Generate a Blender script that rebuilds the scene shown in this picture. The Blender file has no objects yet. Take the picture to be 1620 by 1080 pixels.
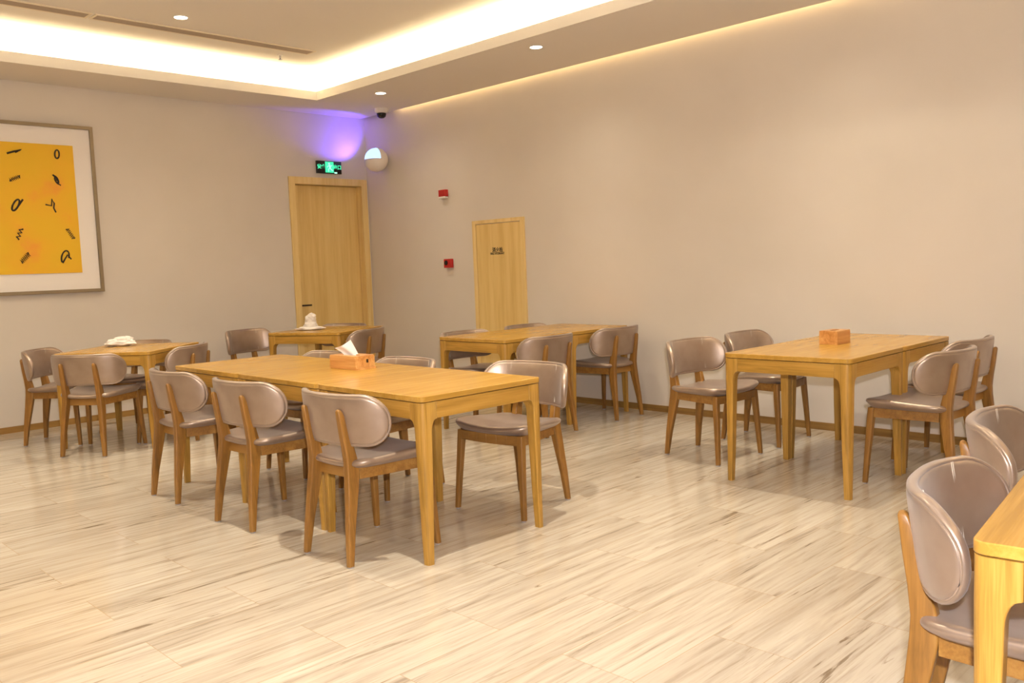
import bpy, math, random
from mathutils import Vector, Matrix, noise

random.seed(7)
SC = bpy.context.scene
COL = SC.collection

# ------------------------------------------------------------------ camera
CAM = dict(f=1375.857, yaw=2.36238, pitch=0.08634, roll=-0.03757, pos=(8.50621, -6.11321, 1.29687))
def make_camera():
    y, p, r = CAM['yaw'], CAM['pitch'], CAM['roll']
    fw = Vector((math.cos(p)*math.cos(y), math.cos(p)*math.sin(y), -math.sin(p)))
    rt = Vector((math.sin(y), -math.cos(y), 0)); up = rt.cross(fw)
    r2 = math.cos(r)*rt + math.sin(r)*up
    u2 = -math.sin(r)*rt + math.cos(r)*up
    cd = bpy.data.cameras.new('camera'); o = bpy.data.objects.new('camera', cd); COL.objects.link(o)
    cd.sensor_width = 36; cd.sensor_fit = 'HORIZONTAL'; cd.lens = CAM['f']/1620*36
    cd.clip_start = 0.05
    m = Matrix((r2, u2, -fw)).transposed().to_4x4(); m.translation = Vector(CAM['pos'])
    o.matrix_world = m
    SC.camera = o
    return r2, u2, fw
R2, U2, FW = make_camera()

# ------------------------------------------------------------------ exposure, world
SC.view_settings.view_transform = 'Standard'
SC.view_settings.look = 'None'
SC.view_settings.gamma = 1
SC.view_settings.use_curve_mapping = False
SC.view_settings.exposure = -0.50
w = bpy.data.worlds.new('world'); SC.world = w; w.use_nodes = True
w.node_tree.nodes['Background'].inputs[0].default_value = (1.0, .85, .65, 1)
w.node_tree.nodes['Background'].inputs[1].default_value = 0.05

# ------------------------------------------------------------------ room numbers (metres)
HC = 3.066        # soffit underside
LIP = 3.153       # top of the cove lip
HU = 3.35         # raised ceiling
RX, RY = 10.9, -9.4
KX0, KY0 = 0.682, -1.066      # inner edge of the cove opening
KX1, KY1 = 10.2, -8.3
GAP = 0.05        # wall-washer slot along the right wall

WARM = (1.0, .80, .55)
def area(name, loc, rot, sx, sy, power, col):
    l = bpy.data.lights.new(name, 'AREA'); l.shape = 'RECTANGLE'; l.size = sx; l.size_y = sy
    l.energy = power; l.color = col
    o = bpy.data.objects.new(name, l); COL.objects.link(o); o.location = loc; o.rotation_euler = rot
    return o
COVE = 22.0       # watts per metre of strip
COVE_COL = (1.0, .87, .57)
def cove_lights():
    z = HC + .05; ins = .10
    xa, xb, ya, yb = KX0-ins, KX1+ins, KY0+ins, KY1-ins
    lx, ly = xb-xa, ya-yb
    t = math.radians(25)
    area('cove_strip_light', (xa, (ya+yb)/2, z), (0, math.pi-t, 0), .03, ly, COVE*ly, COVE_COL)
    area('cove_strip_light', (xb, (ya+yb)/2, z), (0, math.pi+t, 0), .03, ly, COVE*ly, COVE_COL)
    area('cove_strip_light', ((xa+xb)/2, ya, z), (math.pi-t, 0, 0), lx, .03, COVE*lx, COVE_COL)
    area('cove_strip_light', ((xa+xb)/2, yb, z), (math.pi+t, 0, 0), lx, .03, COVE*lx, COVE_COL)
cove_lights()
area('wall_slot_light', (5.65, -.026, HC+.10), (0, 0, 0), 10.0, .02, 20.0, (1.0, .74, .38))
# the photographer's flash, beside and above the lens
fl = bpy.data.lights.new('camera_flash', 'SPOT'); fl.energy = 620; fl.color = (.96, .95, 1.0)
fl.shadow_soft_size = .03; fl.spot_size = math.radians(130); fl.spot_blend = .5
fo = bpy.data.objects.new('camera_flash', fl); COL.objects.link(fo)
fo.location = Vector(CAM['pos']) + R2*.05 + U2*.16
fo.rotation_euler = (FW).to_track_quat('-Z', 'Y').to_euler()

# ------------------------------------------------------------------ materials
def rgb(h):
    h = h.lstrip('#'); v = [int(h[i:i+2], 16)/255 for i in (0, 2, 4)]
    return tuple((c/12.92 if c <= .04045 else ((c+.055)/1.055)**2.4) for c in v) + (1,)
def mat(name, col, rough=.5, metal=0, spec=.5, emit=None, estr=0, coat=0):
    m = bpy.data.materials.new(name); m.use_nodes = True
    b = m.node_tree.nodes['Principled BSDF']
    b.inputs['Base Color'].default_value = col if len(col) == 4 else (*col, 1)
    b.inputs['Roughness'].default_value = rough
    b.inputs['Metallic'].default_value = metal
    b.inputs['Specular IOR Level'].default_value = spec
    b.inputs['Coat Weight'].default_value = coat
    if emit: b.inputs['Emission Color'].default_value = (*emit, 1); b.inputs['Emission Strength'].default_value = estr
    return m, m.node_tree, b
def ramp(nt, stops):
    r = nt.nodes.new('ShaderNodeValToRGB')
    e = r.color_ramp.elements
    while len(e) < len(stops): e.new(.5)
    for i, (p, c) in enumerate(stops): e[i].position = p; e[i].color = c
    return r
def noise_node(nt, vec, scale, detail=4, rough=.55, dist=0):
    n = nt.nodes.new('ShaderNodeTexNoise'); n.inputs['Scale'].default_value = scale
    n.inputs['Detail'].default_value = detail; n.inputs['Roughness'].default_value = rough
    n.inputs['Distortion'].default_value = dist
    nt.links.new(vec, n.inputs['Vector']); return n
def mapping(nt, scale, src='Object', rot=(0, 0, 0)):
    t = nt.nodes.new('ShaderNodeTexCoord'); m = nt.nodes.new('ShaderNodeMapping')
    m.inputs['Scale'].default_value = scale; m.inputs['Rotation'].default_value = rot
    nt.links.new(t.outputs[src], m.inputs['Vector']); return m.outputs[0]
def bump(nt, b, h, strength, dist=.002):
    n = nt.nodes.new('ShaderNodeBump'); n.inputs['Strength'].default_value = strength; n.inputs['Distance'].default_value = dist
    nt.links.new(h, n.inputs['Height']); nt.links.new(n.outputs[0], b.inputs['Normal'])

def wood(name, dark, mid, light, axis, rough=.38, spec=.5, fine=1.0, contrast=1.0, coat=0, grain=1.0):
    """oak with grain running along the given object axis"""
    m, nt, b = mat(name, mid, rough, spec=spec, coat=coat)
    b.inputs['Coat Roughness'].default_value = .12
    s = [22*fine, 22*fine, 22*fine]; s[axis] = 1.1*fine
    v = mapping(nt, s)
    n1 = noise_node(nt, v, 1.0, 5, .6, .4)
    s2 = [150*fine]*3; s2[axis] = 5*fine
    v2 = mapping(nt, s2)
    n2 = noise_node(nt, v2, 1.0, 2, .6)
    mx = nt.nodes.new('ShaderNodeMath'); mx.operation = 'MULTIPLY_ADD'
    nt.links.new(n2.outputs[0], mx.inputs[0]); mx.inputs[1].default_value = .35*grain
    nt.links.new(n1.outputs[0], mx.inputs[2])
    c0 = .5+.175*grain
    r = ramp(nt, [(c0-.17/contrast, dark), (c0, mid), (c0+.18/contrast, light)])
    nt.links.new(mx.outputs[0], r.inputs[0]); nt.links.new(r.outputs[0], b.inputs['Base Color'])
    bump(nt, b, n2.outputs[0], .12, .001)
    return m
TOPC = (rgb('#a97e33'), rgb('#b6893b'), rgb('#be9345'))
LEGC = (rgb('#97702a'), rgb('#ad8135'), rgb('#b98e42'))
CHC = (rgb('#77511f'), rgb('#8d6128'), rgb('#9b7034'))
M = {}
M['top'] = wood('oak_tabletop', *TOPC, 1, rough=.25, spec=.45, contrast=1.1, grain=1.3)
M['tx'] = wood('oak_rail', *LEGC, 0, contrast=1.2, grain=1.4)
M['ty'] = wood('oak_rail_across', *LEGC, 1)
M['tleg'] = wood('oak_table_leg', *LEGC, 2, contrast=1.3, grain=1.6)
M['cleg'] = wood('oak_chair_leg', *CHC, 2, rough=.4)
M['crail'] = wood('oak_chair_rail', *CHC, 0, rough=.4)
DOORC = (rgb('#d9b56e'), rgb('#e3c27c'), rgb('#e8c985'))
M['door'] = wood('pale_oak_veneer', *DOORC, 2, rough=.45, fine=.6)
FRC = (rgb('#dfbd78'), rgb('#e8c987'), rgb('#edd092'))
M['frame'] = wood('pale_oak_trim', *FRC, 2, rough=.45, fine=.7)
M['base'] = wood('skirting_oak', rgb('#7d5b2c'), rgb('#8d6934'), rgb('#9b763e'), 0, rough=.4)
M['basel'] = wood('skirting_oak_across', rgb('#86622c'), rgb('#977036'), rgb('#a37c40'), 1, rough=.4)
M['bamboo'] = wood('bamboo_box', rgb('#b07436'), rgb('#c98f4e'), rgb('#d8a565'), 0, rough=.4)

def leather():
    m, nt, b = mat('pearl_leather', rgb('#a08a78'), .38, metal=.72, spec=.5)
    v = mapping(nt, (1, 1, 1)); n = noise_node(nt, v, 260, 2, .5)
    n2 = noise_node(nt, v, 9, 3, .5)
    r = ramp(nt, [(.3, rgb('#a18c7c')), (.7, rgb('#ae9a8a'))])
    nt.links.new(n2.outputs[0], r.inputs[0]); nt.links.new(r.outputs[0], b.inputs['Base Color'])
    b.inputs['Sheen Weight'].default_value = .15
    bump(nt, b, n.outputs[0], .12, .0008)
    return m
M['leather'] = leather()
M['piping'] = mat('leather_piping', rgb('#a08b7a'), .42, metal=.2)[0]
M['stitch'] = mat('pale_thread', rgb('#d9cdbc'), .7)[0]
M['glide'] = mat('grey_felt_glide', rgb('#a5a3a6'), .5)[0]

def wallpaper():
    m, nt, b = mat('beige_wallpaper', rgb('#c6ab8e'), .55, spec=.35)
    v = mapping(nt, (1, 1, 1)); n = noise_node(nt, v, 1.3, 3, .5)
    r = ramp(nt, [(.3, rgb('#d6cbbd')), (.7, rgb('#dbd0c3'))])
    nt.links.new(n.outputs[0], r.inputs[0]); nt.links.new(r.outputs[0], b.inputs['Base Color'])
    v2 = mapping(nt, (60, 60, 600)); n2 = noise_node(nt, v2, 1, 2, .5)
    bump(nt, b, n2.outputs[0], .08, .0015)
    return m
M['wall'] = wallpaper()
M['ceil'] = mat('ceiling_paint', rgb('#ebe3d8'), .8, spec=.2)[0]

def floor_mat():
    m, nt, b = mat('wood_grain_stone_tile', rgb('#d0b896'), .2, spec=.5)
    L = nt.links
    tc = nt.nodes.new('ShaderNodeTexCoord')
    # tiles 0.20 m wide running along y, 1.2 m long, staggered
    sw = nt.nodes.new('ShaderNodeMapping'); sw.inputs['Rotation'].default_value = (0, 0, math.pi/2)
    L.new(tc.outputs['Object'], sw.inputs[0])
    br = nt.nodes.new('ShaderNodeTexBrick'); br.offset = .5; br.offset_frequency = 2
    br.inputs['Scale'].default_value = 1; br.inputs['Brick Width'].default_value = .9; br.inputs['Row Height'].default_value = .3
    br.inputs['Mortar Size'].default_value = .0012; br.inputs['Mortar Smooth'].default_value = .3
    br.inputs['Color1'].default_value = (0, 0, 0, 1); br.inputs['Color2'].default_value = (1, 1, 1, 1)
    br.inputs['Mortar'].default_value = (.5, .5, .5, 1)
    L.new(sw.outputs[0], br.inputs['Vector'])
    # each tile gets its own offset in the grain
    off = nt.nodes.new('ShaderNodeVectorMath'); off.operation = 'MULTIPLY_ADD'
    L.new(br.outputs['Color'], off.inputs[0]); off.inputs[1].default_value = (3.1, 7.3, 5.7)
    L.new(tc.outputs['Object'], off.inputs[2])
    def st(sx, sy, sc, det, ro, di):
        mp = nt.nodes.new('ShaderNodeMapping'); mp.inputs['Scale'].default_value = (sx, sy, 1)
        L.new(off.outputs[0], mp.inputs[0]); return noise_node(nt, mp.outputs[0], sc, det, ro, di)
    a = st(26, 1.3, 1, 6, .60, .7)
    c = st(75, 2.8, 1, 4, .6, .3)
    d = st(2.2, .5, 1, 3, .5, .2)
    r1 = ramp(nt, [(.28, rgb('#9b8d7d')), (.40, rgb('#b6a999')), (.52, rgb('#c3b7a7')), (.78, rgb('#cec4b6'))])
    L.new(a.outputs[0], r1.inputs[0])
    r2 = ramp(nt, [(.28, (.66, .62, .57, 1)), (.40, (.94, .92, .90, 1)), (.50, (1, 1, 1, 1))])
    L.new(c.outputs[0], r2.inputs[0])
    mu = nt.nodes.new('ShaderNodeMixRGB'); mu.blend_type = 'MULTIPLY'; mu.inputs[0].default_value = .9
    L.new(r1.outputs[0], mu.inputs[1]); L.new(r2.outputs[0], mu.inputs[2])
    r3 = ramp(nt, [(.3, (.86, .84, .82, 1)), (.6, (1, 1, 1, 1))]); L.new(d.outputs[0], r3.inputs[0])
    mu2 = nt.nodes.new('ShaderNodeMixRGB'); mu2.blend_type = 'MULTIPLY'; mu2.inputs[0].default_value = .9
    L.new(mu.outputs[0], mu2.inputs[1]); L.new(r3.outputs[0], mu2.inputs[2])
    # sparse dark veins
    e = st(30, 1.5, 1, 5, .65, 1.3); g = st(3, .9, 1, 2, .5, 0)
    r4 = ramp(nt, [(.34, (.42, .35, .28, 1)), (.41, (1, 1, 1, 1))]); L.new(e.outputs[0], r4.inputs[0])
    r5 = ramp(nt, [(.44, (0, 0, 0, 1)), (.58, (1, 1, 1, 1))]); L.new(g.outputs[0], r5.inputs[0])
    mu3 = nt.nodes.new('ShaderNodeMixRGB'); mu3.blend_type = 'MULTIPLY'
    L.new(r5.outputs[0], mu3.inputs[0]); L.new(mu2.outputs[0], mu3.inputs[1]); L.new(r4.outputs[0], mu3.inputs[2])
    # joints
    mu4 = nt.nodes.new('ShaderNodeMixRGB'); mu4.inputs[2].default_value = rgb('#a98f70')
    L.new(br.outputs['Fac'], mu4.inputs[0]); L.new(mu3.outputs[0], mu4.inputs[1])
    L.new(mu4.outputs[0], b.inputs['Base Color'])
    rr = ramp(nt, [(.3, (.10,)*3+(1,)), (.7, (.17,)*3+(1,))]); L.new(a.outputs[0], rr.inputs[0]); L.new(rr.outputs[0], b.inputs['Roughness'])
    return m
M['floor'] = floor_mat()
M['dark'] = mat('dark_bronze', rgb('#3a2c20'), .35, metal=.6)[0]
M['pframe'] = mat('brushed_bronze_frame', rgb('#8d7c62'), .4, metal=.3)[0]
M['mat'] = mat('white_mat_board', rgb('#f2e9e0'), .7, spec=.3)[0]
M['ink'] = mat('black_ink', rgb('#2b2015'), .7)[0]
def artm():
    m, nt, b = mat('yellow_canvas', rgb('#e9b52c'), .6, spec=.3)
    v = mapping(nt, (1, 1, 1)); n = noise_node(nt, v, 3.6, 3, .5)
    r = ramp(nt, [(.40, rgb('#e8b82c')), (.60, rgb('#ebb42e')), (.72, rgb('#eca238'))])
    nt.links.new(n.outputs[0], r.inputs[0]); nt.links.new(r.outputs[0], b.inputs['Base Color'])
    return m
M['art'] = artm()
M['white'] = mat('white_plastic', rgb('#e8e0d6'), .4)[0]
M['ballw'] = mat('white_ball_shell', rgb('#eadfd6'), .35)[0]
M['uv'] = mat('blue_lamp_glow', (0.1, .1, .1), .5, emit=(.50, .78, 1.2), estr=2.0)[0]
M['tissue'] = mat('tissue_paper', rgb('#ece3da'), .85, spec=.2)[0]
M['black'] = mat('black_plastic', rgb('#1a1613'), .25)[0]
M['red'] = mat('red_plastic', rgb('#b3201c'), .4)[0]
M['green'] = mat('green_exit_light', (0, .1, .05), .5, emit=(.06, .85, .42), estr=1.7)[0]
M['greenl'] = mat('pale_green_light', (0, .1, .05), .5, emit=(.50, 1.0, .78), estr=1.8)[0]
M['lamp'] = mat('downlight_glow', (.8, .8, .8), .5, emit=(1.0, .86, .66), estr=22)[0]
M['ventw'] = mat('vent_frame_paint', rgb('#e6d6bc'), .6)[0]
M['ventd'] = mat('vent_slat_grey', rgb('#a8927c'), .6)[0]
M['vback'] = mat('vent_shadow_box', rgb('#6b5c4c'), .8)[0]
M['txt'] = mat('printed_black', rgb('#2e2416'), .6)[0]

# ------------------------------------------------------------------ geometry helpers
class MB:
    def __init__(s): s.v = []; s.f = []
    def box(s, x0, x1, y0, y1, z0, z1):
        n = len(s.v)
        s.v += [(x0,y0,z0),(x1,y0,z0),(x1,y1,z0),(x0,y1,z0),(x0,y0,z1),(x1,y0,z1),(x1,y1,z1),(x0,y1,z1)]
        s.f += [(n,n+3,n+2,n+1),(n+4,n+5,n+6,n+7),(n,n+1,n+5,n+4),(n+1,n+2,n+6,n+5),(n+2,n+3,n+7,n+6),(n+3,n,n+4,n+7)]
        return s
    def loft(s, secs, cap=True):
        n = len(s.v); k = len(secs[0])
        for q in secs: s.v += [tuple(c) for c in q]
        for i in range(len(secs)-1):
            for j in range(k):
                a, b_ = n+i*k+j, n+i*k+(j+1) % k
                s.f.append((a, b_, b_+k, a+k))
        if cap:
            s.f.append(tuple(n+j for j in reversed(range(k))))
            s.f.append(tuple(n+(len(secs)-1)*k+j for j in range(k)))
        return s
    def tube(s, pts, r, n=8, closed=False):
        P = [Vector(p) for p in pts]; secs = []
        N = len(P)
        for i, p in enumerate(P):
            if closed: d = P[(i+1) % N]-P[i-1]
            else: d = P[min(i+1, N-1)]-P[max(i-1, 0)]
            d.normalize()
            ref = Vector((0, 0, 1)) if abs(d.z) < .9 else Vector((1, 0, 0))
            a = d.cross(ref).normalized(); b_ = a.cross(d)
            rr = r if not callable(r) else r(i/(N-1))
            secs.append([p + a*rr*math.cos(t*2*math.pi/n) + b_*rr*math.sin(t*2*math.pi/n) for t in range(n)])
        if closed: secs.append(secs[0])
        return s.loft(secs, not closed)
    def lathe(s, prof, n=32, c=(0, 0, 0), m=None):
        base = len(s.v); k = len(prof)
        for j in range(n):
            a = 2*math.pi*j/n
            for r, z in prof:
                v = Vector((r*math.cos(a), r*math.sin(a), z))
                if m: v = m @ v
                s.v.append(tuple(v + Vector(c)))
        for j in range(n):
            for i in range(k-1):
                a = base+j*k+i; b_ = base+((j+1) % n)*k+i
                s.f.append((a, b_, b_+1, a+1))
        return s
    def mesh(s, name, smooth=False, angle=None):
        me = bpy.data.meshes.new(name); me.from_pydata(s.v, [], s.f); me.validate()
        import bmesh
        bm = bmesh.new(); bm.from_mesh(me)
        bmesh.ops.remove_doubles(bm, verts=bm.verts, dist=1e-6)
        bmesh.ops.recalc_face_normals(bm, faces=bm.faces)
        bm.to_mesh(me); bm.free()
        if smooth:
            for p in me.polygons: p.use_smooth = True
            try: me.set_sharp_from_angle(angle=math.radians(angle or 40))
            except Exception: pass
        return me
    def build(s, name, m, parent=None, smooth=False, bevel=0, loc=None, angle=None, segs=2):
        o = bpy.data.objects.new(name, s.mesh(name, smooth or bevel > 0, angle)); COL.objects.link(o)
        o.data.materials.append(m)
        if parent: o.parent = parent
        if loc: o.location = loc
        if bevel:
            md = o.modifiers.new('bevel', 'BEVEL'); md.width = bevel; md.segments = segs; md.limit_method = 'ANGLE'
            md.angle_limit = math.radians(35); md.harden_normals = False
        return o
def tag(o, label=None, cat=None, group=None, kind=None):
    if label: o['label'] = label
    if cat: o['category'] = cat
    if group: o['group'] = group
    if kind: o['kind'] = kind
    return o
def empty(name, loc=(0, 0, 0), rz=0):
    o = bpy.data.objects.new(name, None); COL.objects.link(o); o.location = loc; o.rotation_euler = (0, 0, rz)
    o.empty_display_size = .1
    return o
KIDS = {}
def copy_tree(o, parent=None):
    c = o.copy(); COL.objects.link(c)
    if parent: c.parent = parent
    for ch in [x for x in list(o.children)]: copy_tree(ch, c)
    return c
def rounded_poly(pts, rad, seg=8):
    """corner-rounded polygon, pts in order"""
    out = []; n = len(pts)
    for i in range(n):
        p = Vector(pts[i]); a = (Vector(pts[i-1])-p).normalized(); b_ = (Vector(pts[(i+1) % n])-p).normalized()
        ang = a.angle(b_); d = rad[i]/math.tan(ang/2)
        c = p + (a+b_).normalized()*(rad[i]/math.sin(ang/2))
        s0 = p+a*d-c; s1 = p+b_*d-c
        for k in range(seg+1):
            t = k/seg
            tot = s0.angle(s1)
            v = (s0*math.sin((1-t)*tot)+s1*math.sin(t*tot))/math.sin(tot)
            out.append(c+v)
    return out
def resample(pts, n):
    P = [Vector(p) for p in pts]; N = len(P)
    L = [(P[(i+1) % N]-P[i]).length for i in range(N)]; T = sum(L); out = []
    i = 0; acc = 0
    for k in range(n):
        d = T*k/n
        while acc+L[i] < d: acc += L[i]; i += 1
        out.append(P[i].lerp(P[(i+1) % N], (d-acc)/max(L[i], 1e-9)))
    return out

# ------------------------------------------------------------------ the setting
def struct(mb, name, m, parent=None, **k):
    o = mb.build(name, m, parent, **k)
    if parent is None: o['kind'] = 'structure'
    return o
struct(MB().box(-.2, RX+.2, RY-.2, .2, -.1, 0), 'floor', M['floor'])
# left wall with the door opening
DY0, DY1, DZ = -1.000, -.075, 2.325
wl = MB()
wl.box(-.2, 0, RY-.2, DY0, 0, HU+.15).box(-.2, 0, DY1, .2, 0, HU+.15).box(-.2, 0, DY0, DY1, DZ, HU+.15)
wl.box(-.26, -.2, DY0-.1, DY1+.1, 0, DZ+.1)
struct(wl, 'wall_left', M['wall'])
struct(MB().box(0, RX, 0, .2, 0, HU+.15), 'wall_right', M['wall'])
struct(MB().box(RX, RX+.2, RY-.2, .2, 0, HU+.15), 'wall_back', M['wall'])
struct(MB().box(0, RX, RY-.2, RY, 0, HU+.15), 'wall_near', M['wall'])
# ceiling: raised slab, soffit ring with cove trough and lip
c = MB()
c.box(-.2, RX+.2, RY-.2, .2, HU, HU+.15)
T = .26     # trough width behind the lip
def ring(x0, x1, y0, y1, X0, X1, Y0, Y1, z0, z1):
    # frame between outer rect (x0,x1,y0,y1) and inner rect (X0..)
    c.box(x0, X0, y0, y1, z0, z1); c.box(X1, x1, y0, y1, z0, z1)
    c.box(X0, X1, Y1, y1, z0, z1); c.box(X0, X1, y0, Y0, z0, z1)
ring(0, RX, RY, -GAP, KX0, KX1, KY1, KY0, HC, HC+.02)                       # soffit board
ring(KX0-.015, KX1+.015, KY1-.015, KY0+.015, KX0, KX1, KY1, KY0, HC+.02, LIP)   # lip
ring(0, RX, RY, -GAP-.02, KX0-T, KX1+T, KY1-T, KY0+T, HC+.02, HU)             # trough side
c.box(0, RX, -GAP-.02, -GAP, HC+.02, HC+.20)                                 # slot side board
c.box(0, RX, -GAP-.02, 0, HC+.20, HU)
struct(c, 'ceiling', M['ceil'])
struct(MB().box(0, .012, RY, -1.053, 0, .055), 'baseboard_left', M['basel'])
bb = MB().box(0, 1.812, -.012, 0, 0, .055).box(2.556, RX, -.012, 0, 0, .055)
struct(bb, 'baseboard_right', M['base'])

# door 1
d = empty('door_1', (0, DY0, 0)); tag(d, kind='structure')
f = MB(); y0, y1, zt = -1.052-DY0, -.022-DY0, 2.363
j0, j1, jz = -.976-DY0, -.099-DY0, 2.287
f = MB()
f.box(0.0005, .018, y0, j0, 0, zt).box(0.0005, .018, j1, y1, 0, zt).box(0.0005, .018, j0, j1, jz, zt)
f.box(-.15, .0005, .001, j0, 0, jz).box(-.15, .0005, j1, DY1-DY0-.001, 0, jz).box(-.15, .0005, .001, DY1-DY0-.001, jz, DZ-.001)
f.build('door_frame', M['frame'], d, bevel=.002)
f = MB().box(-.13, -.09, j0+.003, j1-.003, .006, jz-.003)
leaf = f.build('door_leaf', M['door'], d, bevel=.002)
hb = MB(); hb.box(-.09, -.084, j0+.02, j0+.06, .88, 1.0)
hb.tube([(-.088, j0+.04, .945), (-.04, j0+.04, .945)], .009)
hb.box(-.048, -.034, j0+.03, j0+.16, .936, .954)
hb.build('door_handle', M['dark'], leaf, bevel=.002)

# door 2: the hydrant cupboard door set in the right wall
d = empty('door_2', (1.812, 0, 0)); tag(d, kind='structure')
W2, H2 = .744, 1.772
f = MB().box(0, .052, -.02, 0, 0, H2).box(W2-.052, W2, -.02, 0, 0, H2).box(.052, W2-.052, -.02, 0, H2-.036, H2)
f.build('door_frame', M['frame'], d, bevel=.0015)
pn = MB().box(.055, W2-.055, -.012, 0, .01, H2-.041).build('door_leaf', M['door'], d, bevel=.0015)
def text_mesh(body, size, name, m, parent, loc, rot, extrude=.001, bold=0, sx=1, center=True):
    cu = bpy.data.curves.new('tmp', 'FONT'); cu.body = body; cu.size = size; cu.extrude = extrude; cu.offset = bold
    if center: cu.align_x = 'CENTER'
    cu.align_y = 'CENTER'
    to = bpy.data.objects.new('tmp', cu); COL.objects.link(to)
    bpy.context.view_layer.update()
    me = bpy.data.meshes.new_from_object(to.evaluated_get(bpy.context.evaluated_depsgraph_get()))
    bpy.data.objects.remove(to); me.name = name
    o = bpy.data.objects.new(name, me); COL.objects.link(o); me.materials.clear(); me.materials.append(m)
    o.parent = parent; o.location = loc; o.rotation_euler = rot; o.scale = (sx, 1, 1)
    return o
t1 = text_mesh('消火栓', .052, 'lettering', M['txt'], pn, (.36, -.0125, 1.463), (math.pi/2, 0, 0), bold=.0012)
t2 = text_mesh('FIRE HYDRANT', .030, 'lettering', M['txt'], pn, (.355, -.0125, 1.428), (math.pi/2, 0, 0), bold=.0008)

# ------------------------------------------------------------------ tables
def leg_sections(h, w0, w1, sx, sy, rad=.027):
    """outer corner at the origin, leg grows to +sx,+sy; flares near the top into the apron"""
    secs = []
    zs = [0, .004, .2, .4, .59, .605, .620, .632, .641, .646, h]
    for z in zs:
        w_ = w0+(w1-w0)*min(z, .60)/.60
        if z <= .004: w_ -= .002
        if z > .59:
            t = min(1, (z-.59)/(.646-.59)); w_ += .030*(1-math.sqrt(max(0, 1-t*t)))
        o = .004*(1-min(z, .6)/.6)     # a touch of inset at the foot
        r = min(rad, w_*.52)
        pts = rounded_poly([(o, o), (o+w_, o), (o+w_, o+w_), (o, o+w_)], [r, .005, .004, .005], 5)
        q = [(p.x*sx, p.y*sy, z) for p in pts]
        if sx*sy < 0: q = q[::-1]
        secs.append(q)
    return secs
def make_table(L, Wd, label, loc, rz=0, group=None):
    """origin at the near-left corner; L along x, Wd along y"""
    t = empty('dining_table', loc, rz); tag(t, label, 'table', group)
    g = .0008; x0, x1, y0, y1 = g, L-g, g, Wd-g
    pts = rounded_poly([(x0, y0), (x1, y0), (x1, y1), (x0, y1)], [.028]*4, 8)
    mb = MB().loft([[(p.x, p.y, .724) for p in pts], [(p.x, p.y, .75) for p in pts]])
    mb.build('tabletop', M['top'], t, bevel=.0025)
    i = .0015
    for cx, cy, sx, sy in ((x0+i, y0+i, 1, 1), (x1-i, y0+i, -1, 1), (x1-i, y1-i, -1, -1), (x0+i, y1-i, 1, -1)):
        mb = MB().loft(leg_sections(.721, .037, .056, sx, sy))
        mb.build('leg', M['tleg'], t, smooth=True, angle=35, loc=(cx, cy, 0))
    a0, a1 = .646, .7205; th = .022; e = .088; q = .004
    MB().box(x0+e, x1-e, y0+q, y0+q+th, a0, a1).build('apron', M['tx'], t, bevel=.002)
    MB().box(x0+e, x1-e, y1-q-th, y1-q, a0, a1).build('apron', M['tx'], t, bevel=.002)
    MB().box(x0+q, x0+q+th, y0+e, y1-e, a0, a1).build('apron', M['ty'], t, bevel=.002)
    MB().box(x1-q-th, x1-q, y0+e, y1-e, a0, a1).build('apron', M['ty'], t, bevel=.002)
    s = .03
    MB().box(x0+s, x1-s, y0+s, y1-s, .719, .7245).build('top_support', M['tx'], t)
    return t
GT = 'dining tables pushed together in rows'
mx0, my0, ML, MW = 3.109, -3.794, .826, .758
for k, lb in enumerate(['leftmost of three joined oak tables in the centre, holding nothing',
                        'middle oak table of the centre row of three, tissue box on it',
                        'oak table at the right end of the centre row, nearest corner leg free']):
    make_table(ML, MW, lb, (mx0+k*ML, my0, 0), group='centre row of three joined tables')
make_table(.80, .83, 'square oak table at far left under the yellow picture, tissue bunch on it', (1.22, -3.93, 0), .68)
make_table(.80, .83, 'square oak table in front of the tall door by the corner', (1.008, -1.973, 0), .418)
make_table(.77, .75, 'oak table of the pair by the small cupboard door, half away from wall', (3.11, -1.622, 0), 0, 'pair of tables by the cupboard door')
make_table(.77, .75, 'oak table of the pair by the small cupboard door, half against the wall', (3.11, -.872, 0), 0, 'pair of tables by the cupboard door')
make_table(.752, .72, 'front oak table of the right pair, wooden box standing on it', (5.797, -1.722, 0), 0, 'right pair of tables')
make_table(.752, .74, 'back oak table of the right pair, end against the right wall', (5.797, -1.002, 0), 0, 'right pair of tables')
er = math.radians(6.5)
make_table(.80, .80, 'oak table cut off at the lower right corner of the photo, nearest of all', (7.965, -4.385, 0), er, 'nearest tables at lower right')

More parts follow.
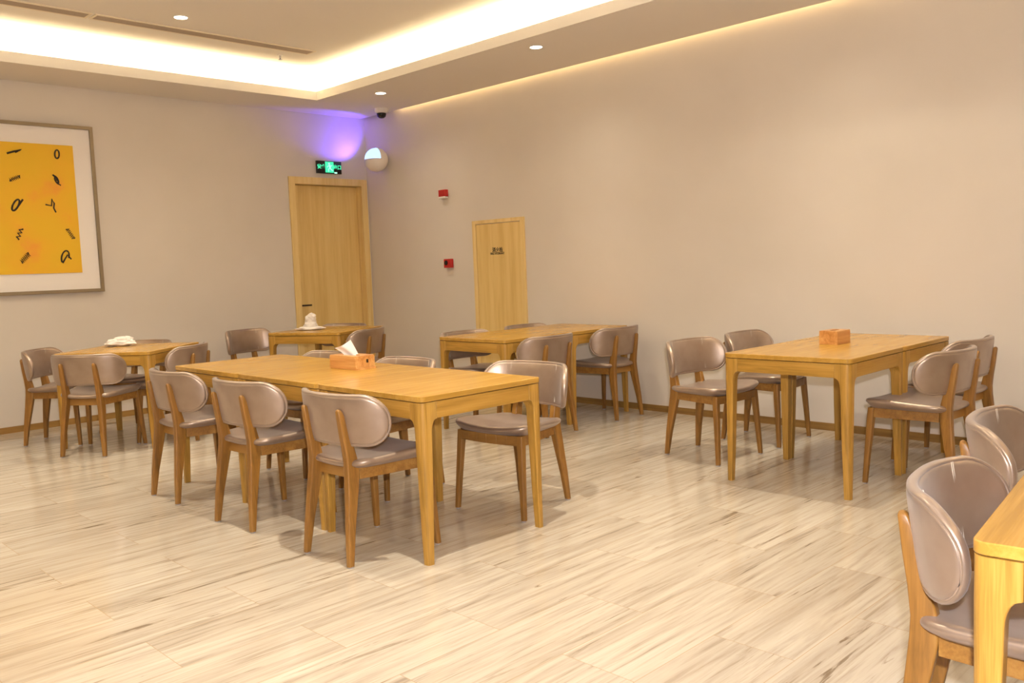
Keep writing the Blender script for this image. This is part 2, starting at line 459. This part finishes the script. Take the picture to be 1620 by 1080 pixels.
# ------------------------------------------------------------------ chair
AMAX, SMAX = 1.16, .348
CURVE = [(0.0, 0.0, 0.0)]
for _k in range(200):
    _a = AMAX*((_k+.5)/200)**1.45; _x, _y, _ = CURVE[-1]
    CURVE.append((_x+SMAX/200*math.cos(_a), _y+SMAX/200*math.sin(_a), AMAX*((_k+1)/200)**1.45))
def back_map(s, t, off):
    """s: arc position, t: height, off: offset towards the sitter; the wings curl in towards their ends"""
    u = min(abs(s)/SMAX, 1)*200; k = min(int(u), 199); f_ = u-k
    x, y, a = [CURVE[k][i]*(1-f_)+CURVE[k+1][i]*f_ for i in range(3)]
    sg = 1 if s >= 0 else -1
    x *= sg; a *= sg
    y = y - .196 - (t-.53)*.14
    return Vector((x-math.sin(a)*off, y+math.cos(a)*off, t+.14*off))
def make_chair():
    root = empty('dining_chair')
    # backrest
    Z0, Z1, S = .530, .776, .348
    out = rounded_poly([(-S+.008, Z0), (S-.008, Z0), (S, Z1), (-S, Z1)], [.120, .120, .112, .112], 12)
    out = [Vector((p.x, p.y - (.022*(p.x/S)**2*max(0, (p.y-.653)/.123)))) for p in out]
    N = 72; out = resample(out, N); cx, cz = 0, (Z0+Z1)/2
    mb = MB()
    prof = [(1.0, 0), (.992, .007), (.965, .012), (.925, .0135), (.905, .0115), (.885, .0145), (.80, .0165), (.6, .018), (.35, .0185), (.1, .0185)]
    profb = [(1.0, 0), (.992, -.007), (.965, -.0115), (.925, -.0125), (.905, -.0095), (.885, -.0130), (.80, -.0145), (.6, -.0155), (.35, -.016), (.1, -.016)]
    # scale towards the spine of the stadium rather than its centre
    def ringpt(p, r):
        c0 = Vector((max(-(S-.115), min(S-.115, p.x))*1.0, cz))
        return c0.lerp(p, r)
    secs = []
    for r, o in reversed(profb):
        secs.append([back_map(*ringpt(p, r), o) for p in out])
    for r, o in prof[1:]:
        secs.append([back_map(*ringpt(p, r), o) for p in out])
    mb.loft(secs, cap=False)
    # close the two thin spines: bridge mirrored points
    def spine(base, flip):
        # points k (right half) pair across t; simple fan per pair by matching x
        idx = list(range(N))
        top = sorted([i for i in idx if out[i].y >= cz], key=lambda i: out[i].x)
        bot = sorted([i for i in idx if out[i].y < cz], key=lambda i: out[i].x)
        n = min(len(top), len(bot))
        for k in range(n-1):
            mb.f.append((base+top[int(k*len(top)/n)], base+top[int((k+1)*len(top)/n)], base+bot[int((k+1)*len(bot)/n)], base+bot[int(k*len(bot)/n)]))
    spine(0, False); spine((len(secs)-1)*N, True)
    b = mb.build('backrest', M['leather'], root, smooth=True, angle=70)
    pts = [back_map(*ringpt(p, .912), -.0105) for p in out]
    MB().tube(pts, .0026, 6, closed=True).build('piping', M['piping'], b, smooth=True, angle=80)
    for sx in (-.17, .17):
        st = MB()
        for dx in (-.0035, .0035):
            st.tube([back_map(sx+dx, Z0+.022+(Z1-Z0-.040)*k/14, .0178) for k in range(15)], .0007, 4)
        st.build('stitching', M['stitch'], b)
    # seat
    so = rounded_poly([(-.198, -.195), (.198, -.195), (.270, .222), (-.270, .222)], [.080, .080, .062, .062], 10)
    so = resample(so, 64)
    so = [Vector((p.x, p.y + (.028*(1-(p.x/.25)**2) if p.y > .12 else 0))) for p in so]
    def zb(x, y): return .436 + .022*(x/.25)**2 + .010*max(0, (y+.19)/.42) - .010*math.exp(-((y+.05)/.13)**2)*(1-(x/.25)**2)
    sp = [(.05, 0), (.5, 0), (.9, 0), (.975, .002), (1.0, .009), (1.0, .016), (.985, .024), (.95, .029), (.88, .032), (.7, .034), (.4, .035), (.05, .035)]
    secs = []
    for r, h in sp:
        q = []
        for p in so:
            x, y = p.x*r, .015+(p.y-.015)*r
            z = zb(x, y)+h-.004
            if h < .001: z = .430+.25*(z-.430)
            q.append((x, y, z))
        secs.append(q)
    MB().loft(secs).build('seat', M['leather'], root, smooth=True, angle=70)
    # seat frame
    fr = MB()
    def rail(a, b_, th, z0, z1, zz0=None, zz1=None):
        a = Vector(a); b_ = Vector(b_); n = Vector((-(b_-a).y, (b_-a).x)).normalized()*th/2
        zz0 = z0 if zz0 is None else zz0; zz1 = z1 if zz1 is None else zz1
        fr.loft([[(a.x-n.x, a.y-n.y, z0), (a.x+n.x, a.y+n.y, z0), (a.x+n.x, a.y+n.y, z1), (a.x-n.x, a.y-n.y, z1)],
                 [(b_.x-n.x, b_.y-n.y, zz0), (b_.x+n.x, b_.y+n.y, zz0), (b_.x+n.x, b_.y+n.y, zz1), (b_.x-n.x, b_.y-n.y, zz1)]])
    rail((-.142, -.150), (-.207, .195), .022, .378, .432, .380, .438)
    rail((.142, -.150), (.207, .195), .022, .378, .432, .380, .438)
    rail((-.13, -.158), (.13, -.158), .022, .378, .428)
    for k in range(6):
        xa, xb = -.2+.4*k/6, -.2+.4*(k+1)/6
        rail((xa, .202+.018*(1-(xa/.2)**2)), (xb, .202+.018*(1-(xb/.2)**2)), .02, .384, .434)
    fr.build('seat_frame', M['crail'], root, bevel=.0015)
    # legs
    def rect(cx, cy, z, wx, wy, r=.006):
        r = min(r, wx*.35, wy*.35)
        return [(cx+p.x, cy+p.y, z) for p in rounded_poly([(-wx/2, -wy/2), (wx/2, -wy/2), (wx/2, wy/2), (-wx/2, wy/2)], [r]*4, 3)]
    for s in (-1, 1):
        path = [(.168, -.237, .006, .027, .028), (.158, -.220, .16, .031, .040), (.144, -.192, .34, .035, .058), (.137, -.183, .41, .036, .064),
                (.135, -.183, .46, .036, .060), (.134, -.195, .53, .035, .050), (.133, -.211, .60, .033, .040), (.132, -.225, .67, .029, .030), (.132, -.2305, .69, .025, .025), (.132, -.2325, .698, .017, .017), (.132, -.233, .701, .007, .007)]
        l = MB().loft([rect(s*x, y, z, wx, wy) for x, y, z, wx, wy in path]).build('leg', M['cleg'], root, smooth=True, angle=45)
        MB().loft([rect(s*.168, -.237, 0, .02, .022), rect(s*.168, -.237, .006, .022, .024)]).build('glide', M['glide'], l)
        path = [(.232, .222, .006, .026, .026), (.220, .210, .2, .031, .031), (.210, .198, .37, .036, .036), (.206, .194, .434, .036, .036)]
        l = MB().loft([rect(s*x, y, z, wx, wy) for x, y, z, wx, wy in path]).build('leg', M['cleg'], root, smooth=True, angle=45)
        MB().loft([rect(s*.232, .222, 0, .02, .02), rect(s*.232, .222, .006, .022, .022)]).build('glide', M['glide'], l)
    return root
proto = make_chair()
used = [False]
def place_chair(x, y, facing, label, group, origin='center'):
    o = proto if not used[0] else copy_tree(proto)
    used[0] = True
    o.location = (x, y, 0); o.rotation_euler = (0, 0, math.radians(facing-90))
    tag(o, label, 'chair', group)
    return o
def rear(x, y, fac, label, group):          # placed by the middle of its rear feet
    a = math.radians(fac)
    return place_chair(x+.236*math.cos(a), y+.236*math.sin(a), fac, label, group)
G = 'chairs around the centre row of tables'
rear(5.155, -4.025, 92, 'chair with its back to us beside the nearest leg of centre row', G)
rear(4.317, -4.050, 94, 'middle one of the three chairs backed towards us at the centre row', G)
rear(3.458, -4.047, 90, 'leftmost of the three chairs backed towards us at the centre row', G)
rear(5.175, -2.615, -85, 'chair facing us beyond right end of centre row, whole seat showing', G)
place_chair(4.33, -3.03, -90, 'chair beyond the centre row, only its top edge showing right of tissue box', G)
place_chair(3.47, -3.03, -90, 'chair beyond the centre row, top edge showing left of tissue box', G)
G = 'chairs around the far left table'
rear(.697, -3.946, 48, 'brown looking chair at far left edge, turned right towards the left table', G)
rear(1.693, -3.911, 129, 'chair with its back to us in front of the far left table', G)
rear(0.693, -2.961, -52, 'chair behind far left table, back top just above it beside the tissue', G)
rear(1.732, -2.965, 219, 'pale backed chair on the right side of the far left table', G)
G = 'chairs around the table by the tall door'
rear(.37, -1.92, 14, 'brown backed chair left of the table by the tall door', G)
rear(1.82, -1.28, 204, 'dark backed chair right of the table by the tall door', G)
rear(.808, -.905, -66, 'chair behind the table by the tall door, back top just showing', G)
G = 'chairs around the tables by the cupboard door'
rear(2.90, -1.23, 0, 'chair on left side of cupboard-door tables, farther from the wall', G)
rear(2.91, -.50, 0, 'chair on left side of cupboard-door tables, next to the wall', G)
rear(4.085, -1.25, 180, 'chair on right side of cupboard-door tables, farther from the wall', G)
rear(4.080, -.40, 180, 'chair on right side of cupboard-door tables, next to the wall', G)
G = 'chairs around the right pair of tables'
rear(5.137, -1.18, -4, 'pale chair on left side of right pair of tables, nearer to us', G)
rear(5.16, -.545, 2, 'brown backed chair on left side of right pair, nearer the wall', G)
rear(6.93, -1.13, 175, 'pale backed chair on right side of right pair of tables, nearer us', G)
rear(6.83, -.48, 176, 'dark backed chair on right side of right pair, nearer the wall', G)
G = 'chairs beside the nearest table'
rear(7.708, -3.965, 8, 'large chair at lower right beside the nearest table, curved back towards us', G)
rear(7.560, -3.100, 8, 'second chair behind the large lower right one, back cut by photo edge', G)

# ------------------------------------------------------------------ things on the tables
def slotted_box(x, y, rz, L, W, H, label, tissue=False):
    r = empty('tissue_box', (x, y, .75), rz); tag(r, label, 'tissue box')
    t = .008
    b = MB()
    b.box(-L/2, L/2, -W/2, -W/2+t, 0, H-t).box(-L/2, L/2, W/2-t, W/2, 0, H-t).box(-L/2, -L/2+t, -W/2+t, W/2-t, 0, H-t).box(L/2-t, L/2, -W/2+t, W/2-t, 0, H-t)
    b.box(-L/2+t, L/2-t, -W/2+t, W/2-t, 0, .006)
    b.build('box_body', M['bamboo'], r, bevel=.001)
    # lid with an oval slot
    o = resample(rounded_poly([(-L/2, -W/2), (L/2, -W/2), (L/2, W/2), (-L/2, W/2)], [.003]*4, 2), 48)
    inner = []
    for p in o:
        a = math.atan2(p.y/W, p.x/L); inner.append(Vector((L*.30*math.cos(a), W*.16*math.sin(a))))
    lid = MB().loft([[(p.x, p.y, H) for p in inner], [(p.x, p.y, H) for p in o], [(p.x, p.y, H-t) for p in o], [(p.x, p.y, H-t) for p in inner], [(p.x, p.y, H) for p in inner]], cap=False)
    lid.build('lid', M['bamboo'], r)
    return r
tb = slotted_box(4.335, -3.285, math.radians(2), .245, .135, .077, 'bamboo tissue box with white tissue sticking up on centre table')
MB().box(.1230, .1340, -.066, .066, .0, .012).build('sliding_base', M['bamboo'], tb)
MB().box(.1222, .1232, .008, .022, .036, .056).build('label_mark', M['dark'], tb)
def sheet(name, m, rows, th, loc, rz):
    """a pulled-up tissue: rows of points from bottom to top, given thickness th"""
    k = len(rows[0]); mb = MB(); n = len(rows)
    for r_ in rows: mb.v += [tuple(p) for p in r_]
    for r_ in rows: mb.v += [(p[0], p[1]+th, p[2]) for p in r_]
    N = n*k
    for i in range(n-1):
        for j in range(k-1):
            a = i*k+j
            mb.f.append((a, a+1, a+k+1, a+k)); mb.f.append((N+a, N+a+k, N+a+k+1, N+a+1))
    for j in range(k-1):
        mb.f.append((j, N+j, N+j+1, j+1)); a = (n-1)*k+j; mb.f.append((a, a+1, N+a+1, N+a))
    for i in range(n-1):
        a = i*k; mb.f.append((a, a+k, N+a+k, N+a)); a = i*k+k-1; mb.f.append((a, N+a, N+a+k, a+k))
    o = mb.build(name, m, None, smooth=True, angle=60, loc=loc); o.rotation_euler = (0, 0, rz)
    return o
rows = []
for i in range(11):
    t = i/10; row = []
    for j in range(11):
        u = j/10
        xl, zl = -.028-.060*t**1.3, .050*t**.8
        xr, zr_ = .052-.047*t, .094*t
        x = xl+(xr-xl)*u; z = zl+(zr_-zl)*u - .006*math.sin(u*math.pi)*t
        y = .014*math.sin(u*7+1.5*t)*(.4+t) + .014*t
        row.append((x, y, z))
    rows.append(row)
ti = sheet('tissue', M['tissue'], rows, .006, (4.325, -3.29, .75+.066), math.radians(52))
tag(ti, 'white tissue pulled up out of the bamboo box on centre table', 'tissue')
slotted_box(6.115, -.965, math.radians(88), .165, .118, .082, 'plain wooden tissue box without tissue on the front right table')

def crumple(name, loc, lobes, seed, label):
    """a bunch of crumpled tissue: displaced lobes joined into one mesh on a folded stack"""
    import bmesh
    mb = MB()
    for (cx, cy, cz, rx, ry, rz_) in lobes:
        bm = bmesh.new(); bmesh.ops.create_icosphere(bm, subdivisions=4, radius=1)
        n = len(mb.v)
        for v in bm.verts:
            p = v.co.copy()
            d = 1+.28*noise.noise(p*1.6+Vector((seed, cx*9, cz*7)))+.14*abs(noise.noise(p*4+Vector((seed, 3, 1))))
            q = Vector((cx+p.x*rx*d, cy+p.y*ry*d, cz+p.z*rz_*d)); q.z = max(q.z, 0.0)
            mb.v.append(tuple(q))
        for f_ in bm.faces: mb.f.append(tuple(n+v.index for v in f_.verts))
        bm.free()
    o = mb.build(name, M['tissue'], None, smooth=True, angle=60, loc=loc); o.rotation_euler = (0, 0, .75)
    tag(o, label, 'tissue')
    return o
crumple('tissue_bunch', (.985, -3.32, .7505), [(0, 0, .024, .125, .075, .026), (.02, .01, .045, .085, .05, .032), (-.05, 0, .032, .06, .05, .03), (.06, .0, .055, .035, .03, .025)], 2.1, 'low white tissue bunch lying on the far left table')
crumple('tissue_bunch', (1.075, -1.535, .7505), [(0, 0, .016, .13, .085, .018), (.0, .0, .045, .065, .05, .045), (.0, .01, .10, .055, .04, .045), (.015, 0, .125, .04, .03, .035)], 5.3, 'tall white tissue bunch on the table by the tall door')

# ------------------------------------------------------------------ picture
pf = empty('framed_picture', (0, -3.83, 1.96)); tag(pf, 'yellow abstract picture with black marks in grey frame on left wall', 'picture')
hw, hh = .755, .755; fwid = .030
f = MB().box(.001, .045, -hw, -hw+fwid, -hh, hh).box(.001, .045, hw-fwid, hw, -hh, hh).box(.001, .045, -hw+fwid, hw-fwid, -hh, -hh+fwid).box(.001, .045, -hw+fwid, hw-fwid, hh-fwid, hh)
f.build('picture_frame', M['pframe'], pf, bevel=.0015)
MB().box(.001, .022, -hw+fwid, hw-fwid, -hh+fwid, hh-fwid).build('mat_board', M['mat'], pf)
ah = .573
art = MB().box(.022, .032, -ah, ah, -ah, ah).build('canvas', M['art'], pf)
def stroke(y, z, pts, r):
    MB().tube([(.0325, y+a, z+b_) for a, b_ in pts], r, 5).build('brush_mark', M['ink'], art)
# columns seen: y offsets relative to the picture centre (photo right column, left column, then two cut off by the frame edge)
ycol = [.435, .085, -.22, -.46]; 
random.seed(11)
def loop(w_, h_, tilt, turns=1.0, n=16):
    o = []
    for i in range(n+1):
        a = 2*math.pi*turns*i/n; x, z = w_*math.cos(a), h_*math.sin(a)
        o.append((x*math.cos(tilt)-z*math.sin(tilt), x*math.sin(tilt)+z*math.cos(tilt)))
    return o
def zig(w_, h_, tilt, n=7):
    o = []
    for i in range(n+1):
        x = (-1 if i % 2 else 1)*w_; z = -h_+2*h_*i/n
        o.append((x*math.cos(tilt)-z*math.sin(tilt), x*math.sin(tilt)+z*math.cos(tilt)))
    return o
zr = [.49, .26, .03, -.22, -.43]
R_ = [loop(.018, .038, -.1), zig(.008, .055, .45, 5)+loop(.012, .03, .3), zig(.006, .06, .1, 3)+[(-.02, 0), (-.07, .01)], zig(.014, .05, .5, 13), loop(.03, .06, -.3, .7)+[(.02, .02), (.05, -.02)]]
L_ = [[(-.055, -.018), (0, .002), (.06, .02), (.01, -.005)], zig(.012, .045, -1.15, 13), loop(.02, .055, -.5)+[(.06, .05)], zig(.014, .05, -.4, 6), zig(.016, .05, -.75, 13)]
for k in range(5):
    stroke(ycol[0]+[.0, -.02, -.06, .06, .0][k], zr[k], R_[k], .0075)
    stroke(ycol[1]+[.0, -.01, -.02, -.01, .02][k], zr[k], L_[k], .0085)
    stroke(ycol[2]+random.uniform(-.03, .03), zr[k], [loop(.02, .04, .4), zig(.012, .05, .6, 6)][k % 2], .0055)
    stroke(ycol[3]+random.uniform(-.03, .03), zr[k], [zig(.012, .05, -.6, 6), loop(.02, .05, -.4)][k % 2], .0055)

# ------------------------------------------------------------------ exit sign
ex = empty('exit_sign', (0, -.53, 2.483)); tag(ex, 'green lit exit sign in a black case above the tall door', 'sign')
MB().box(.001, .028, -.162, .162, -.07, .07).build('sign_case', M['black'], ex, bevel=.003)
pan = MB().box(.028, .030, -.055, .055, -.058, .062).build('pictogram_panel', M['green'], ex)
rm = MB()
def seg(pts, r): rm.tube([(.0308, a, b_) for a, b_ in pts], r, 5)
rm.lathe([(0.0001, .0), (.011, .0), (.011, .0015), (.0001, .0015)], 14, (.030, -.004, .040), Matrix.Rotation(math.pi/2, 3, 'Y'))
seg([(0, .026), (.006, -.006)], .009); seg([(0, .022), (-.022, .012), (-.030, -.002)], .004); seg([(0, .022), (.022, .014), (.034, .024)], .004)
seg([(.006, -.006), (-.014, -.022), (-.016, -.048)], .005); seg([(.006, -.006), (.022, -.026), (.042, -.036)], .005)
rm.build('running_figure', M['greenl'], pan)
rt_ = (math.pi/2, 0, math.pi/2)
text_mesh('安全', .054, 'lettering', M['green'], ex, (.0285, -.105, .002), rt_, bold=.0018)
text_mesh('出口', .054, 'lettering', M['green'], ex, (.0285, .105, .002), rt_, bold=.0018)
MB().box(.028, .0305, .062, .098, -.066, -.050).build('indicator_lamp', M['greenl'], ex)

# ------------------------------------------------------------------ alarms on right wall
a = empty('fire_alarm', (1.385, 0, 2.085)); tag(a, 'upper red alarm box with pale lower edge on the right wall', 'alarm')
MB().box(-.056, .056, -.045, -.001, -.026, .046).build('alarm_body', M['red'], a, bevel=.004)
MB().box(-.052, .052, -.048, -.001, -.046, -.026).build('strobe_lens', M['white'], a, bevel=.003)
a = empty('fire_alarm', (1.42, 0, 1.352)); tag(a, 'lower red alarm box with dark button on the right wall', 'alarm')
ab = MB().box(-.058, .058, -.040, -.001, -.047, .047).build('alarm_body', M['red'], a, bevel=.004)
MB().lathe([(.0001, 0), (.026, 0), (.026, .006), (.02, .009), (.0001, .009)], 24, (-.016, -.040, .006), Matrix.Rotation(math.pi/2, 3, 'X')).build('push_button', M['black'], ab, smooth=True)

# ------------------------------------------------------------------ ball lamp
bx, by, bz, br = .385, -.141, 2.552, .135
bl = empty('ball_lamp', (bx, by, bz)); tag(bl, 'white ball lamp with blue glowing opening on the wall near corner', 'lamp')
sh = MB(); n1, n2 = 64, 40
def P(i, j, r):
    th = math.pi*i/n2; ph = 2*math.pi*j/n1
    return (r*math.sin(th)*math.cos(ph), r*math.sin(th)*math.sin(ph), r*math.cos(th))
OPEN_C = math.radians(262)      # centre azimuth of the opening
def is_open(i, j):
    th = math.pi*(i+.5)/n2; ph = 2*math.pi*(j+.5)/n1
    d = (ph-OPEN_C+math.pi) % (2*math.pi)-math.pi
    return th < math.pi/2 and abs(d) < math.radians(84)
base = 0
for i in range(n2+1):
    for j in range(n1): sh.v.append(P(i, j, br))
for i in range(n2):
    for j in range(n1):
        if not is_open(i, j): sh.f.append((i*n1+j, i*n1+(j+1) % n1, (i+1)*n1+(j+1) % n1, (i+1)*n1+j))
so_ = sh.build('shell', M['ballw'], bl, smooth=True, angle=80)
md = so_.modifiers.new('solid', 'SOLIDIFY'); md.thickness = .006; md.offset = -1
gl = MB(); rg = br*.955
for i in range(n2+1):
    for j in range(n1): gl.v.append(P(i, j, rg))
for i in range(n2//2+2):
    for j in range(n1): gl.f.append((i*n1+j, i*n1+(j+1) % n1, (i+1)*n1+(j+1) % n1, (i+1)*n1+j))
gl.build('glowing_diffuser', M['uv'], bl, smooth=True, angle=80)
MB().lathe([(.0001, 0), (.03, 0), (.03, .02), (.0001, .02)], 24, (0, -by-.001, 0), Matrix.Rotation(math.pi/2, 3, 'X')).build('wall_mount', M['ballw'], bl, smooth=True)
pl = bpy.data.lights.new('ball_lamp_light', 'SPOT'); pl.energy = 24; pl.color = (.13, .06, 1.0); pl.shadow_soft_size = .03
pl.spot_size = math.radians(118); pl.spot_blend = .35
po = bpy.data.objects.new('ball_lamp_light', pl); COL.objects.link(po); po.location = (bx-.155, by-.10, bz+.10)
po.rotation_euler = Vector((-.55, -.28, .5)).to_track_quat('-Z', 'Y').to_euler()

# ------------------------------------------------------------------ ceiling things
def downlight(x, y, z, label, power=75, vis=True):
    d = empty('ceiling_downlight', (x, y, z)); tag(d, label, 'ceiling light', 'recessed ceiling downlights')
    MB().lathe([(.050, -.0005), (.058, -.0005), (.060, -.004), (.050, -.005), (.050, -.0005)], 32).build('trim_ring', M['white'], d, smooth=True)
    MB().lathe([(.0001, -.002), (.050, -.002), (.050, -.0035), (.0001, -.0035)], 32).build('lamp_face', M['lamp'], d)
    spot(x, y, z, power)
    return d
def spot(x, y, z, power):
    """one recessed lamp or added unseen fill: a bright core beam and its wider spill"""
    for size, blend, k in ((74, .9, 1.0), (140, 1.0, .5)):
        l = bpy.data.lights.new('downlight_or_fill_beam', 'SPOT'); l.energy = power*k; l.color = (1.0, .92, .74)
        l.shadow_soft_size = .028; l.spot_size = math.radians(size); l.spot_blend = blend
        o = bpy.data.objects.new('downlight_or_fill_beam', l); COL.objects.link(o); o.location = (x, y, z-.02)
PW = 158
downlight(1.343, -.75, HC, 'small round downlight in the soffit beside the dome camera', PW*.3)
downlight(3.544, -.81, HC, 'small round downlight in the soffit above the right wall, nearest us', PW*.42)
downlight(1.712, -2.938, HU, 'small round downlight in the raised ceiling beside the long vent', PW)
for x, y, k in ((5.82, -3.9, 2.1), (4.0, -4.1, .8), (7.7, -4.2, .10), (2.2, -4.4, 1.2), (6.0, -1.40, 1.0), (3.9, -6.2, .5), (6.1, -6.2, .55), (8.3, -6.2, .3), (4.0, -2.4, .4), (7.9, -2.4, .30), (2.0, -6.4, 1.3)):  # unseen lamps: some read off table shadows, left-hand ones added to brighten the wall
    spot(x, y, HU, PW*k)
for x in (5.75, 7.95): spot(x, -.81, HC, PW*.3)

# dome camera
dc = empty('dome_camera', (.655, -.237, HC)); tag(dc, 'small white security camera with black dome under the soffit', 'camera')
MB().lathe([(.0001, 0), (.075, 0), (.075, -.03), (.068, -.045), (.05, -.05), (.0001, -.05)], 32).build('housing', M['white'], dc, smooth=True)
MB().lathe([(.05, -.048), (.052, -.06), (.045, -.085), (.028, -.1), (.0001, -.105)], 32).build('dome', M['black'], dc, smooth=True)
# sprinkler
sp_ = empty('sprinkler', (1.093, -1.707, HU)); tag(sp_, 'tiny ceiling sprinkler beside the end of the long vent', 'sprinkler')
MB().lathe([(.0001, 0), (.03, 0), (.028, -.006), (.01, -.008), (.008, -.03), (.0001, -.03)], 20).build('sprinkler_base', M['white'], sp_, smooth=True)
MB().lathe([(.0001, -.030), (.006, -.030), (.006, -.04), (.018, -.042), (.018, -.045), (.0001, -.045)], 20).build('deflector', M['glide'], sp_, smooth=True)
# air vents: two lengths end to end
def vent(y0, y1, label):
    v = empty('ceiling_vent', (1.345, y0, HU)); tag(v, label, 'vent', 'long ceiling air vents')
    L = y1-y0; W = .155/2
    f = MB().box(-W, -W+.02, 0, L, -.008, 0).box(W-.02, W, 0, L, -.008, 0).box(-W+.02, W-.02, 0, .02, -.008, 0).box(-W+.02, W-.02, L-.02, L, -.008, 0)
    f.build('vent_frame', M['ventw'], v, bevel=.001)
    MB().box(-W+.02, W-.02, .02, L-.02, -.0015, 0).build('backing', M['vback'], v)
    s = MB(); n = 9
    for k in range(n):
        x = -W+.024+(2*W-.048)*k/(n-1); s.box(x-.0035, x+.0035, .02, L-.02, -.007, -.002)
    s.build('slats', M['ventd'], v)
vent(-3.48, -1.52, 'ceiling vent length nearest the room corner, right of the divider')
vent(-5.50, -3.50, 'ceiling vent length at the top left edge of the photo')
